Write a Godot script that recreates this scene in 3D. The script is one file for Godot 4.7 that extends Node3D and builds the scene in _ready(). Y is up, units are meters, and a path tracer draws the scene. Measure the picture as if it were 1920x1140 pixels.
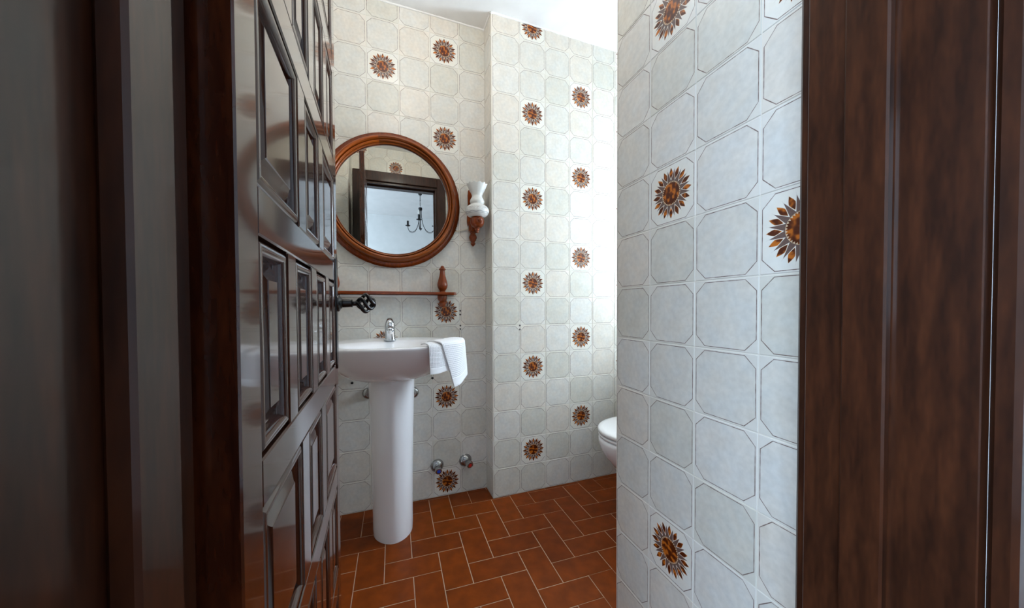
extends Node3D
# A tiled bathroom seen from its doorway: basin, mirror, shelf and lamp on the back wall, toilet alcove to the right.

const TILE := 0.15
const CEIL := 2.492
const RIM_Y := 0.848
const LAMP_COLOR := Color(1.0, 0.98, 0.95)
const LAMP_ENERGY := 0.15
var rng := RandomNumberGenerator.new()
var tile_meshes := {}
var plain_mats: Array = []
var flower_mats: Array = []
var M := {}

# ------------------------------------------------------------------ tagging
func tag(o: Node, label: String, category: String, group := "") -> Node:
	o.set_meta("label", label)
	o.set_meta("category", category)
	if group != "":
		o.set_meta("group", group)
	return o

func thing(called: String, label: String, category: String, at: Vector3, group := "") -> Node3D:
	var o := Node3D.new()
	o.name = called
	add_child(o, true)
	o.position = at
	tag(o, label, category, group)
	return o

func structure(o: Node) -> Node:
	o.set_meta("kind", "structure")
	return o

func part(called: String, mesh: Mesh, mat: Material, parent: Node, at := Vector3.ZERO) -> MeshInstance3D:
	var o := MeshInstance3D.new()
	o.name = called
	o.mesh = mesh
	o.material_override = mat
	parent.add_child(o, true)
	o.position = at
	return o

# ------------------------------------------------------------------ mesh helpers
func new_st(smooth := true) -> SurfaceTool:
	var st := SurfaceTool.new()
	st.begin(Mesh.PRIMITIVE_TRIANGLES)
	st.set_smooth_group(0 if smooth else 0xFFFFFFFF)
	return st

func done(st: SurfaceTool) -> ArrayMesh:
	st.generate_normals()
	return st.commit()

func tri(st: SurfaceTool, a: Vector3, b: Vector3, c: Vector3) -> void: # counter-clockwise seen from outside
	st.add_vertex(a); st.add_vertex(c); st.add_vertex(b)

func quad(st: SurfaceTool, a: Vector3, b: Vector3, c: Vector3, d: Vector3) -> void:
	tri(st, a, b, c); tri(st, a, c, d)

func quad_uv(st: SurfaceTool, p: Array, uv: Array) -> void:
	for k in [0, 2, 1, 0, 3, 2]:
		st.set_uv(uv[k]); st.add_vertex(p[k])

# rows[i][j]; the outside is on the side of (d/di x d/dj)
func grid(st: SurfaceTool, rows: Array, closed := false, flip := false, uv_scale := Vector2(1, 1)) -> void:
	var n: int = rows.size()
	var m: int = rows[0].size()
	for i in n - 1:
		for j in (m if closed else m - 1):
			var j2: int = (j + 1) % m
			var a: Vector3 = rows[i][j]
			var b: Vector3 = rows[i + 1][j]
			var c: Vector3 = rows[i + 1][j2]
			var d: Vector3 = rows[i][j2]
			var w := float(m if closed else m - 1)
			var ua := Vector2(j / w, i / float(n - 1)) * uv_scale
			var ub := Vector2(j / w, (i + 1) / float(n - 1)) * uv_scale
			var uc := Vector2((j + 1) / w, (i + 1) / float(n - 1)) * uv_scale
			var ud := Vector2((j + 1) / w, i / float(n - 1)) * uv_scale
			if flip:
				quad_uv(st, [a, d, c, b], [ua, ud, uc, ub])
			else:
				quad_uv(st, [a, b, c, d], [ua, ub, uc, ud])

func fan_cap(st: SurfaceTool, ring: Array, up: Vector3) -> void:
	var c := Vector3.ZERO
	for p in ring: c += p
	c /= ring.size()
	for j in ring.size():
		var a: Vector3 = ring[j]
		var b: Vector3 = ring[(j + 1) % ring.size()]
		if (a - c).cross(b - c).dot(up) > 0: tri(st, c, a, b)
		else: tri(st, c, b, a)

# profile: Vector2(radius, y) from bottom to top
func lathe_st(st: SurfaceTool, prof: Array, sides := 32, at := Vector3.ZERO, bas := Basis.IDENTITY, uvs := Vector2(1, 1)) -> void:
	var rows: Array = []
	for p in prof:
		var r: Array = []
		for j in sides:
			var t := TAU * j / sides
			r.append(at + bas * Vector3(p.x * cos(t), p.y, p.x * sin(t)))
		rows.append(r)
	grid(st, rows, true, false, uvs)

func lathe(prof: Array, sides := 32, at := Vector3.ZERO, bas := Basis.IDENTITY) -> ArrayMesh:
	var st := new_st()
	lathe_st(st, smooth_prof(prof), sides, at, bas)
	return done(st)

# Catmull-Rom through profile points; a repeated point makes a crease
func smooth_prof(p: Array, n := 4) -> Array:
	var out: Array = []
	for i in p.size() - 1:
		var a = p[max(i - 1, 0)]
		var b = p[i]
		var c = p[i + 1]
		var d = p[min(i + 2, p.size() - 1)]
		if b.is_equal_approx(c): continue
		for k in n:
			out.append(b.cubic_interpolate(c, a, d, k / float(n)))
	out.append(p[p.size() - 1])
	for i in out.size():
		if out[i] is Vector2 and out[i].x < 0.0: out[i].x = 0.0
	return out

func tube_st(st: SurfaceTool, path: Array, rad, sides := 10) -> void:
	var rows: Array = []
	var up := Vector3.UP
	for i in path.size():
		var d: Vector3 = (path[min(i + 1, path.size() - 1)] - path[max(i - 1, 0)]).normalized()
		if absf(d.dot(up)) > 0.95: up = Vector3.RIGHT if absf(d.x) < 0.8 else Vector3.FORWARD
		var s: Vector3 = d.cross(up).normalized()
		up = s.cross(d).normalized()
		var r: Array = []
		var ra: float = rad[i] if rad is Array else rad
		for j in sides:
			var t := TAU * j / sides
			r.append(path[i] + (s * cos(t) + up * sin(t)) * ra)
		rows.append(r)
	grid(st, rows, true, true)
	fan_cap(st, rows[0], path[0] - path[1])
	fan_cap(st, rows[-1], path[-1] - path[-2])

func tube(path: Array, rad, sides := 10) -> ArrayMesh:
	var st := new_st()
	tube_st(st, path, rad, sides)
	return done(st)

# bevelled box from lo to hi
func box_st(st: SurfaceTool, lo: Vector3, hi: Vector3, b := 0.002) -> void:
	var c := (lo + hi) / 2
	var h := (hi - lo) / 2
	b = min(b, min(h.x, min(h.y, h.z)) * 0.9)
	var v := func(sx, sy, sz, axis):
		var p := Vector3(sx * h.x, sy * h.y, sz * h.z)
		for k in 3:
			if k != axis: p[k] -= signf(p[k]) * b
		return c + p
	for axis in 3:
		for s in [-1, 1]:
			var q: Array = []
			for e in [[-1, -1], [1, -1], [1, 1], [-1, 1]]:
				var p := [0, 0, 0]
				p[axis] = s; p[(axis + 1) % 3] = e[0]; p[(axis + 2) % 3] = e[1]
				q.append(v.call(p[0], p[1], p[2], axis))
			if s > 0: quad(st, q[0], q[1], q[2], q[3])
			else: quad(st, q[3], q[2], q[1], q[0])
	if b <= 0.0: return
	for axis in 3: # edges along axis
		var a1 := (axis + 1) % 3
		var a2 := (axis + 2) % 3
		for s1 in [-1, 1]:
			for s2 in [-1, 1]:
				var lo_p := [0, 0, 0]; var hi_p := [0, 0, 0]
				lo_p[axis] = -1; hi_p[axis] = 1
				lo_p[a1] = s1; hi_p[a1] = s1; lo_p[a2] = s2; hi_p[a2] = s2
				var A: Vector3 = v.call(lo_p[0], lo_p[1], lo_p[2], a1)
				var B: Vector3 = v.call(hi_p[0], hi_p[1], hi_p[2], a1)
				var C: Vector3 = v.call(hi_p[0], hi_p[1], hi_p[2], a2)
				var D: Vector3 = v.call(lo_p[0], lo_p[1], lo_p[2], a2)
				# keep the ends inside the corner cut
				var out := A + B + C + D - c * 4
				out[axis] = 0
				if (B - A).cross(D - A).dot(out) > 0: quad(st, A, B, C, D)
				else: quad(st, D, C, B, A)
	for sx in [-1, 1]:
		for sy in [-1, 1]:
			for sz in [-1, 1]:
				var A: Vector3 = v.call(sx, sy, sz, 0)
				var B: Vector3 = v.call(sx, sy, sz, 1)
				var C: Vector3 = v.call(sx, sy, sz, 2)
				if (B - A).cross(C - A).dot(Vector3(sx, sy, sz)) > 0: tri(st, A, B, C)
				else: tri(st, A, C, B)

func box(lo: Vector3, hi: Vector3, b := 0.002) -> ArrayMesh:
	var st := new_st(false)
	box_st(st, lo, hi, b)
	return done(st)

# polygon in x,y extruded from z0 to z1 with a small bevel at z1
func prism(poly: PackedVector2Array, z0: float, z1: float, bevel := 0.0) -> ArrayMesh:
	var st := new_st(false)
	if Geometry2D.is_polygon_clockwise(poly): poly.reverse()
	var top := poly
	if bevel > 0.0:
		var t := PackedVector2Array()
		var n := poly.size()
		for i in n:
			var d0 := (poly[i] - poly[(i + n - 1) % n]).normalized()
			var d1 := (poly[(i + 1) % n] - poly[i]).normalized()
			var nn := (Vector2(-d0.y, d0.x) + Vector2(-d1.y, d1.x))
			t.append(poly[i] + nn.normalized() * bevel / maxf(0.4, nn.length() / 2))
		top = t
	var zb := z1 - bevel
	var idx := Geometry2D.triangulate_polygon(top)
	for k in range(0, idx.size(), 3):
		var a := top[idx[k]]; var b := top[idx[k + 1]]; var c := top[idx[k + 2]]
		if (b - a).cross(c - a) < 0: var s := b; b = c; c = s
		tri(st, Vector3(a.x, a.y, z1), Vector3(b.x, b.y, z1), Vector3(c.x, c.y, z1))
	var n2 := poly.size()
	for i in n2:
		var p := poly[i]; var q := poly[(i + 1) % n2]
		var tp := top[i]; var tq := top[(i + 1) % n2]
		quad(st, Vector3(p.x, p.y, z0), Vector3(q.x, q.y, z0), Vector3(q.x, q.y, zb), Vector3(p.x, p.y, zb))
		if bevel > 0.0:
			quad(st, Vector3(p.x, p.y, zb), Vector3(q.x, q.y, zb), Vector3(tq.x, tq.y, z1), Vector3(tp.x, tp.y, z1))
	return done(st)

# ------------------------------------------------------------------ materials
func mat(c: Color, rough := 0.5, metal := 0.0) -> StandardMaterial3D:
	var m := StandardMaterial3D.new()
	m.albedo_color = c
	m.roughness = rough
	m.metallic = metal
	return m

func srgb(r: float, g: float, b: float) -> Color:
	return Color(r / 255.0, g / 255.0, b / 255.0)

func noise_tex(freq: float, lo: Color, hi: Color, seed_: int, size := 256, kind := FastNoiseLite.TYPE_SIMPLEX_SMOOTH, oct := 4) -> ImageTexture:
	var n := FastNoiseLite.new()
	n.seed = seed_; n.frequency = freq; n.noise_type = kind; n.fractal_octaves = oct
	var im := n.get_seamless_image(size, size)
	im.convert(Image.FORMAT_RGB8)
	var d := im.get_data()
	for i in size * size:
		var t := d[i * 3] / 255.0
		var c := lo.lerp(hi, t)
		d[i * 3] = int(c.r * 255); d[i * 3 + 1] = int(c.g * 255); d[i * 3 + 2] = int(c.b * 255)
	return ImageTexture.create_from_image(Image.create_from_data(size, size, false, Image.FORMAT_RGB8, d))

# streaky wood grain, streaks along the texture's u
func wood_tex(lo: Color, hi: Color, seed_: int, upright := false, w := 512, h := 256) -> ImageTexture:
	var n := FastNoiseLite.new()
	n.seed = seed_; n.frequency = 1.0; n.fractal_octaves = 3
	var n2 := FastNoiseLite.new()
	n2.seed = seed_ + 7; n2.frequency = 1.0; n2.fractal_octaves = 2
	var d := PackedByteArray()
	d.resize(w * h * 3)
	for y in h:
		for x in w:
			# periodic in u so that a ring closes
			var a := TAU * x / w
			var g := n.get_noise_3d(cos(a) * 0.55, sin(a) * 0.55, y * 0.11)
			var f := n2.get_noise_3d(cos(a) * 3.0, sin(a) * 3.0, y * 0.62)
			var t := clampf(0.5 + g * 0.75 + f * 0.35, 0.0, 1.0)
			var c := lo.lerp(hi, t)
			var i := (y * w + x) * 3
			d[i] = int(c.r * 255); d[i + 1] = int(c.g * 255); d[i + 2] = int(c.b * 255)
	var im := Image.create_from_data(w, h, false, Image.FORMAT_RGB8, d)
	if upright: im.rotate_90(CLOCKWISE)
	return ImageTexture.create_from_image(im)

# the printed face of a glazed wall tile: pale mottling, a thin brown octagon, and on some a sunflower
func tile_tex(size: int, seed_: int, flower: bool) -> ImageTexture:
	var n1 := FastNoiseLite.new()
	n1.seed = seed_; n1.frequency = 0.055; n1.fractal_octaves = 3
	var n2 := FastNoiseLite.new()
	n2.seed = seed_ + 11; n2.frequency = 0.016; n2.fractal_octaves = 2
	var n3 := FastNoiseLite.new()
	n3.seed = seed_ + 23; n3.frequency = 0.05; n3.fractal_octaves = 2
	var n4 := FastNoiseLite.new()
	n4.seed = seed_ + 31; n4.frequency = 0.45; n4.fractal_octaves = 2
	var inner := Color(0.860, 0.850, 0.822)
	var outer := Color(0.892, 0.880, 0.850)
	if flower: inner = Color(0.905, 0.895, 0.860)
	var line := Color(0.37, 0.285, 0.255)
	var dark := Color(0.30, 0.115, 0.035)
	var amber := Color(0.74, 0.40, 0.11)
	var mauve := Color(0.41, 0.325, 0.30)
	var cream := Color(0.90, 0.80, 0.65)
	var d := PackedByteArray()
	d.resize(size * size * 3)
	var aa := 150.0 / size
	for py in size:
		for px in size:
			var x := (px + 0.5) / size * 150.0 - 75.0
			var y := (py + 0.5) / size * 150.0 - 75.0
			var ax := absf(x)
			var ay := absf(y)
			var oct := maxf(maxf(ax - 70.0, ay - 70.0), (ax + ay - 117.0) * 0.7071)
			var c := outer
			var v := n1.get_noise_2d(x, y) * 0.030 + n2.get_noise_2d(x, y) * 0.022
			if oct < 0.0:
				c = inner
				var warm := n2.get_noise_2d(x + 300.0, y) * 0.012
				if flower: v *= 0.35
				c = Color(c.r + v + warm, c.g + v, c.b + v - warm)
			else:
				c = Color(c.r + v * 0.3, c.g + v * 0.3, c.b + v * 0.3)
			var wob := n1.get_noise_2d(x * 0.8, y * 0.8)
			var lw := 0.62 + wob * 0.2
			var k := clampf((lw - absf(oct)) / aa + 0.5, 0.0, 1.0) * (0.85 + wob * 0.3)
			c = c.lerp(line, clampf(k, 0.0, 1.0))
			if flower:
				var r := sqrt(x * x + y * y)
				if r < 64.0:
					var ang := atan2(y, x) + TAU
					var spot := clampf(0.50 + n3.get_noise_2d(x, y) * 1.25, 0.0, 1.0)
					var brown := dark.lerp(amber, spot * spot)
					# grey petals
					var s: float = fposmod(ang + TAU / 32.0, TAU / 16.0) - TAU / 32.0
					var off: float = fposmod(ang, TAU / 16.0) - TAU / 32.0
					var side := absf(off) * r
					if r > 27.0:
						var wg := 6.5 * clampf(1.0 - (r - 29.0) / 30.0, 0.0, 1.0)
						var kg := clampf((wg - side) / aa + 0.5, 0.0, 1.0)
						var fleck := n4.get_noise_2d(x * 4.0, y * 4.0)
						c = c.lerp(Color(mauve.r + fleck * 0.16, mauve.g + fleck * 0.15, mauve.b + fleck * 0.15), kg)
					# brown petals with a pale edge
					var sb := absf(s) * r
					if r > 35.0:
						var wb := 5.6 * (1.0 - pow(absf(r - 49.0) / 13.5, 1.35))
						var ke := clampf((wb + 0.5 - sb) / aa + 0.5, 0.0, 1.0)
						c = c.lerp(Color(0.86, 0.66, 0.44), ke * 0.8)
						var kb := clampf((wb - sb) / aa + 0.5, 0.0, 1.0)
						c = c.lerp(brown, kb)
					# disc with a toothed pale rim
					var tooth := absf(fposmod(ang * 34.0 / TAU, 1.0) - 0.5) * 2.0
					var kr := clampf((29.6 - r) / aa + 0.5, 0.0, 1.0)
					c = c.lerp(cream, kr * 0.85)
					var kd := clampf((25.6 + 4.0 * tooth - r) / aa + 0.5, 0.0, 1.0)
					c = c.lerp(brown, kd)
			var i := (py * size + px) * 3
			d[i] = clampi(int(c.r * 255), 0, 255); d[i + 1] = clampi(int(c.g * 255), 0, 255); d[i + 2] = clampi(int(c.b * 255), 0, 255)
	var im := Image.create_from_data(size, size, false, Image.FORMAT_RGB8, d)
	return ImageTexture.create_from_image(im)

func make_materials() -> void:
	var bump := FastNoiseLite.new()
	bump.seed = 5; bump.frequency = 0.01; bump.fractal_octaves = 2
	var bi := bump.get_seamless_image(256, 256)
	bi.convert(Image.FORMAT_RGBA8)
	bi.bump_map_to_normal_map(2.0)
	var bt := ImageTexture.create_from_image(bi)
	var tones := [Color(1, 1, 1), Color(0.985, 0.985, 0.98), Color(1.0, 0.985, 0.97), Color(0.965, 0.965, 0.95)]
	var tex: Array = []
	for k in 3: tex.append(tile_tex(384, 100 + k * 41, false))
	for k in 12:
		var m := mat(tones[k % 4], 0.40)
		m.albedo_texture = tex[k % 3]
		m.normal_enabled = true
		m.normal_texture = bt
		m.normal_scale = 0.22
		m.metallic_specular = 0.4
		plain_mats.append(m)
	for k in 2:
		var m := mat(Color(1, 1, 1), 0.27)
		m.albedo_texture = tile_tex(512, 500 + k * 77, true)
		m.normal_enabled = true
		m.normal_texture = bt
		m.normal_scale = 0.22
		flower_mats.append(m)
	M.grout = mat(srgb(232, 227, 216), 0.85)
	M.floor_grout = mat(srgb(205, 178, 150), 0.9)
	var plaster := mat(srgb(252, 251, 249), 0.9)
	plaster.albedo_texture = noise_tex(0.02, Color(0.96, 0.96, 0.96), Color(1, 1, 1), 17)
	plaster.uv1_triplanar = true; plaster.uv1_world_triplanar = true
	M.plaster = plaster
	var paint := plaster.duplicate()
	paint.albedo_color = srgb(221, 220, 218)
	M.paint = paint
	M.terracotta = []
	for k in 5:
		var t: float = [0.0, 0.35, 0.6, 0.8, 1.0][k]
		var base := srgb(114, 50, 6).lerp(srgb(127, 58, 8), t)
		var m := mat(Color(1, 1, 1), 0.48)
		m.metallic_specular = 0.28
		m.albedo_texture = noise_tex(0.016, Color(base.r * 0.90, base.g * 0.88, base.b * 0.86), Color(base.r * 1.10, base.g * 1.10, base.b * 1.12), 40 + k, 256, FastNoiseLite.TYPE_SIMPLEX_SMOOTH, 5)
		m.roughness_texture = noise_tex(0.02, Color(0.75, 0.75, 0.75), Color(1, 1, 1), 70 + k)
		m.uv1_triplanar = true; m.uv1_world_triplanar = true
		m.uv1_scale = Vector3(3, 3, 3)
		M.terracotta.append(m)
	M.porcelain = mat(srgb(248, 248, 250), 0.09)
	M.porcelain.clearcoat_enabled = true; M.porcelain.clearcoat = 0.6; M.porcelain.clearcoat_roughness = 0.03
	M.plastic_white = mat(srgb(240, 240, 240), 0.18)
	M.chrome = mat(srgb(205, 210, 215), 0.12, 1.0)
	M.chrome_dull = mat(srgb(165, 165, 165), 0.25, 1.0)
	M.black_iron = mat(srgb(16, 16, 17), 0.28)
	M.black_matt = mat(srgb(22, 20, 19), 0.7)
	M.blue_dot = mat(srgb(25, 70, 190), 0.4)
	M.red_dot = mat(srgb(200, 30, 25), 0.4)
	M.mirror = mat(srgb(214, 216, 211), 0.0, 1.0)
	var wood := func(lo: Color, hi: Color, s: int, rough: float, upright: bool):
		var m := mat(Color(1, 1, 1), rough)
		m.albedo_texture = wood_tex(lo, hi, s, upright)
		m.clearcoat_enabled = true; m.clearcoat = 0.45; m.clearcoat_roughness = 0.1; m.metallic_specular = 0.3
		return m
	M.ring_wood = wood.call(srgb(92, 40, 3), srgb(164, 82, 10), 9, 0.35, false)
	M.ring_wood_light = wood.call(srgb(128, 56, 8), srgb(190, 95, 20), 19, 0.35, false)
	M.honey_wood = wood.call(srgb(94, 37, 6), srgb(148, 66, 15), 29, 0.35, true)
	M.board_wood = wood.call(srgb(94, 37, 6), srgb(148, 66, 15), 59, 0.35, false)
	M.door_wood = wood.call(srgb(42, 17, 8), srgb(82, 39, 19), 39, 0.22, true)
	for m in [M.honey_wood, M.door_wood, M.board_wood]:
		m.uv1_triplanar = true
		m.uv1_scale = Vector3(2.2, 2.2, 2.2)
	M.honey_wood.clearcoat = 0.55
	M.honey_wood.clearcoat_roughness = 0.06
	M.door_wood.clearcoat = 1.0
	M.door_wood.clearcoat_roughness = 0.07
	M.frame_wood = wood.call(srgb(38, 19, 10), srgb(66, 35, 19), 49, 0.4, true)
	M.frame_wood.uv1_triplanar = true
	M.frame_wood.uv1_scale = Vector3(2, 2, 2)
	M.frame_wood.clearcoat = 0.4
	M.terry = mat(srgb(243, 244, 247), 0.95)
	M.terry.rim_enabled = true; M.terry.rim = 0.3
	M.cable = mat(srgb(214, 204, 184), 0.5)
	M.opal = mat(srgb(232, 232, 228), 0.32)
	M.opal.backlight_enabled = true
	M.opal.backlight = Color(0.7, 0.7, 0.69)
	M.opal_print = mat(Color(1, 1, 1), 0.3)
	M.opal_print.albedo_texture = globe_print()
	M.opal_print.backlight_enabled = true
	M.opal_print.backlight = Color(0.55, 0.55, 0.54)
	M.bulb = mat(srgb(236, 234, 226), 0.2)
	M.caulk = mat(srgb(240, 239, 236), 0.7)
	M.white_paint = mat(srgb(236, 236, 234), 0.35)

# grey scrollwork printed round the lamp's globe
func globe_print() -> ImageTexture:
	var w := 512
	var h := 128
	var d := PackedByteArray()
	d.resize(w * h * 3)
	var base := Color(0.905, 0.905, 0.89)
	var ink := Color(0.33, 0.34, 0.36)
	var rose := Color(0.72, 0.56, 0.50)
	for y in h:
		for x in w:
			var c := base
			var v := y / float(h) # 0 bottom .. 1 top of the globe
			var u := fposmod(x / float(w) * 9.0, 1.0)
			var p := Vector2((u - 0.5) * 26.0, (v - 0.58) * 70.0)
			var k := 0.0
			k = maxf(k, 0.75 * clampf(1.0 - absf(v - 0.36 - 0.02 * sin(u * TAU)) / 0.017, 0.0, 1.0))
			k = maxf(k, 0.5 * clampf(1.0 - absf(v - 0.30) / 0.012, 0.0, 1.0))
			# curls: a spiral on each side of a flower
			for sx in [-1.0, 1.0]:
				var q := Vector2((p.x * sx) - 5.5, p.y)
				var r := q.length()
				var a := atan2(q.y, q.x)
				if r < 5.6:
					var sp: float = fposmod(r - a / TAU * 2.6, 2.6) - 1.3
					k = maxf(k, 0.8 * clampf(1.0 - absf(sp) / 0.55, 0.0, 1.0))
			var fl := p.length() - 2.0 - 0.7 * sin(atan2(p.y, p.x) * 5.0)
			c = c.lerp(ink, k)
			c = c.lerp(rose, clampf(1.0 - absf(fl) / 0.6, 0.0, 1.0) * 0.7)
			if v > 0.47 and v < 0.70:
				var dotv := Vector2(fposmod(u * 10.0, 1.0) - 0.5, fposmod(v * 30.0, 1.0) - 0.5).length()
				if absf(p.x) > 10.5: c = c.lerp(ink, 0.6 * clampf((0.32 - dotv) * 6.0, 0.0, 1.0))
			var i := (y * w + x) * 3
			d[i] = int(c.r * 255); d[i + 1] = int(c.g * 255); d[i + 2] = int(c.b * 255)
	return ImageTexture.create_from_image(Image.create_from_data(w, h, false, Image.FORMAT_RGB8, d))

# ------------------------------------------------------------------ tiled walls
func tile_mesh(u0: float, u1: float, v0: float, v1: float) -> ArrayMesh:
	var key := "%d_%d_%d_%d" % [roundi(u0 * 1e4), roundi(u1 * 1e4), roundi(v0 * 1e4), roundi(v1 * 1e4)]
	if tile_meshes.has(key): return tile_meshes[key]
	var st := new_st(false)
	var g := 0.0009
	var b := 0.0011
	var x0 := u0 * TILE + g; var x1 := u1 * TILE - g
	var y0 := v0 * TILE + g; var y1 := v1 * TILE - g
	var back := [Vector3(x0, y0, -0.005), Vector3(x1, y0, -0.005), Vector3(x1, y1, -0.005), Vector3(x0, y1, -0.005)]
	var mid := [Vector3(x0, y0, -b), Vector3(x1, y0, -b), Vector3(x1, y1, -b), Vector3(x0, y1, -b)]
	var top := [Vector3(x0 + b, y0 + b, 0), Vector3(x1 - b, y0 + b, 0), Vector3(x1 - b, y1 - b, 0), Vector3(x0 + b, y1 - b, 0)]
	var uv := func(p: Vector3): return Vector2(p.x / TILE, 1.0 - p.y / TILE)
	quad_uv(st, top, [uv.call(top[0]), uv.call(top[1]), uv.call(top[2]), uv.call(top[3])])
	for k in 4:
		var k2 := (k + 1) % 4
		quad_uv(st, [mid[k], mid[k2], top[k2], top[k]], [uv.call(mid[k]), uv.call(mid[k2]), uv.call(top[k2]), uv.call(top[k])])
		quad_uv(st, [back[k], back[k2], mid[k2], mid[k]], [uv.call(back[k]), uv.call(back[k2]), uv.call(mid[k2]), uv.call(mid[k])])
	st.generate_normals()
	st.generate_tangents()
	tile_meshes[key] = st.commit()
	return tile_meshes[key]

func subtract(r: Rect2, h: Rect2) -> Array:
	if not r.intersects(h): return [r]
	var out: Array = []
	if h.position.x > r.position.x: out.append(Rect2(r.position.x, r.position.y, h.position.x - r.position.x, r.size.y))
	if h.end.x < r.end.x: out.append(Rect2(h.end.x, r.position.y, r.end.x - h.end.x, r.size.y))
	var a := maxf(r.position.x, h.position.x)
	var b := minf(r.end.x, h.end.x)
	if h.position.y > r.position.y: out.append(Rect2(a, r.position.y, b - a, h.position.y - r.position.y))
	if h.end.y < r.end.y: out.append(Rect2(a, h.end.y, b - a, r.end.y - h.end.y))
	return out

# a slab of wall standing on `foot`, running `length` along `dir` (the room is on the dir x up side), tiled on its face
func tiled_wall(called: String, foot: Vector3, dir: Vector3, length: float, first: float, flowers: Array, hole := Rect2(), thick := 0.08, height := CEIL, cut_a := 0.0, cut_b := 0.0) -> MeshInstance3D:
	var st := new_st(false)
	var rects: Array = [Rect2(cut_a, 0, length - cut_a - cut_b, height)]
	if hole.size.x > 0.0: rects = subtract(rects[0], hole)
	for r in rects:
		box_st(st, Vector3(r.position.x, r.position.y, -thick), Vector3(r.end.x, r.end.y, -0.0014), 0.0)
	var w := part(called, done(st), M.grout, self)
	w.basis = Basis(dir, Vector3.UP, dir.cross(Vector3.UP))
	w.position = foot
	structure(w)
	var c := -1
	var x := first - TILE
	while x < length - 0.004:
		for k in int(ceil(height / TILE)):
			var cell := Rect2(x, k * TILE, TILE, TILE)
			var vis := cell.intersection(Rect2(0, 0, length + maxf(0.0, -cut_b), height))
			if vis.size.x < 0.006 or vis.size.y < 0.006: continue
			var bits: Array = [vis]
			if hole.size.x > 0.0: bits = subtract(vis, hole)
			var fl: bool = [c, k] in flowers
			var m: Material = flower_mats[rng.randi() % 2] if fl else plain_mats[rng.randi() % 12]
			var jit := rng.randf_range(-0.0003, 0.0003)
			var tx := rng.randf_range(-0.0016, 0.0016)
			var ty := rng.randf_range(-0.0016, 0.0016)
			for b in bits:
				if b.size.x < 0.006 or b.size.y < 0.006: continue
				var whole: bool = b.size.x > TILE * 0.995 and b.size.y > TILE * 0.995
				var t := part("flower_tile" if fl else "tile", tile_mesh((b.position.x - x) / TILE, (b.end.x - x) / TILE, (b.position.y - k * TILE) / TILE, (b.end.y - k * TILE) / TILE), m, w)
				if fl: t.set_meta("label", "cream glazed tile printed with a brown sunflower")
				t.rotation = Vector3(ty, tx, 0.0)
				t.position = Vector3(x, k * TILE, jit)
				if whole and not fl: # turn the plain ones so that the mottling does not repeat
					var q := rng.randi() % 4
					t.rotation.z = q * PI / 2
					t.position += [Vector3.ZERO, Vector3(TILE, 0, 0), Vector3(TILE, TILE, 0), Vector3(0, TILE, 0)][q]
		c += 1
		x += TILE
	return w

func slab(called: String, lo: Vector3, hi: Vector3, m: Material) -> MeshInstance3D:
	var o := part(called, box(lo, hi, 0.0), m, self)
	structure(o)
	return o

# ------------------------------------------------------------------ the room
const X_LEFT := -1.45
const X_RIGHT := 1.40
const LEDGE_X := 1.0
const LEDGE_H := 0.90
const PIER_X := -0.097
const PIER_Z := 0.123
const ALCOVE_Z := 0.937
const DOOR_Z := 1.555
const WALL_Z := 1.695
const LP_X := -0.863
const LP_Z := 1.30
const OPEN_L := -0.772
const OPEN_R := -0.115
const OPEN_T := 2.19

func r_x(z: float) -> float:
	return 0.09101 - z * tan(0.043)

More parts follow.
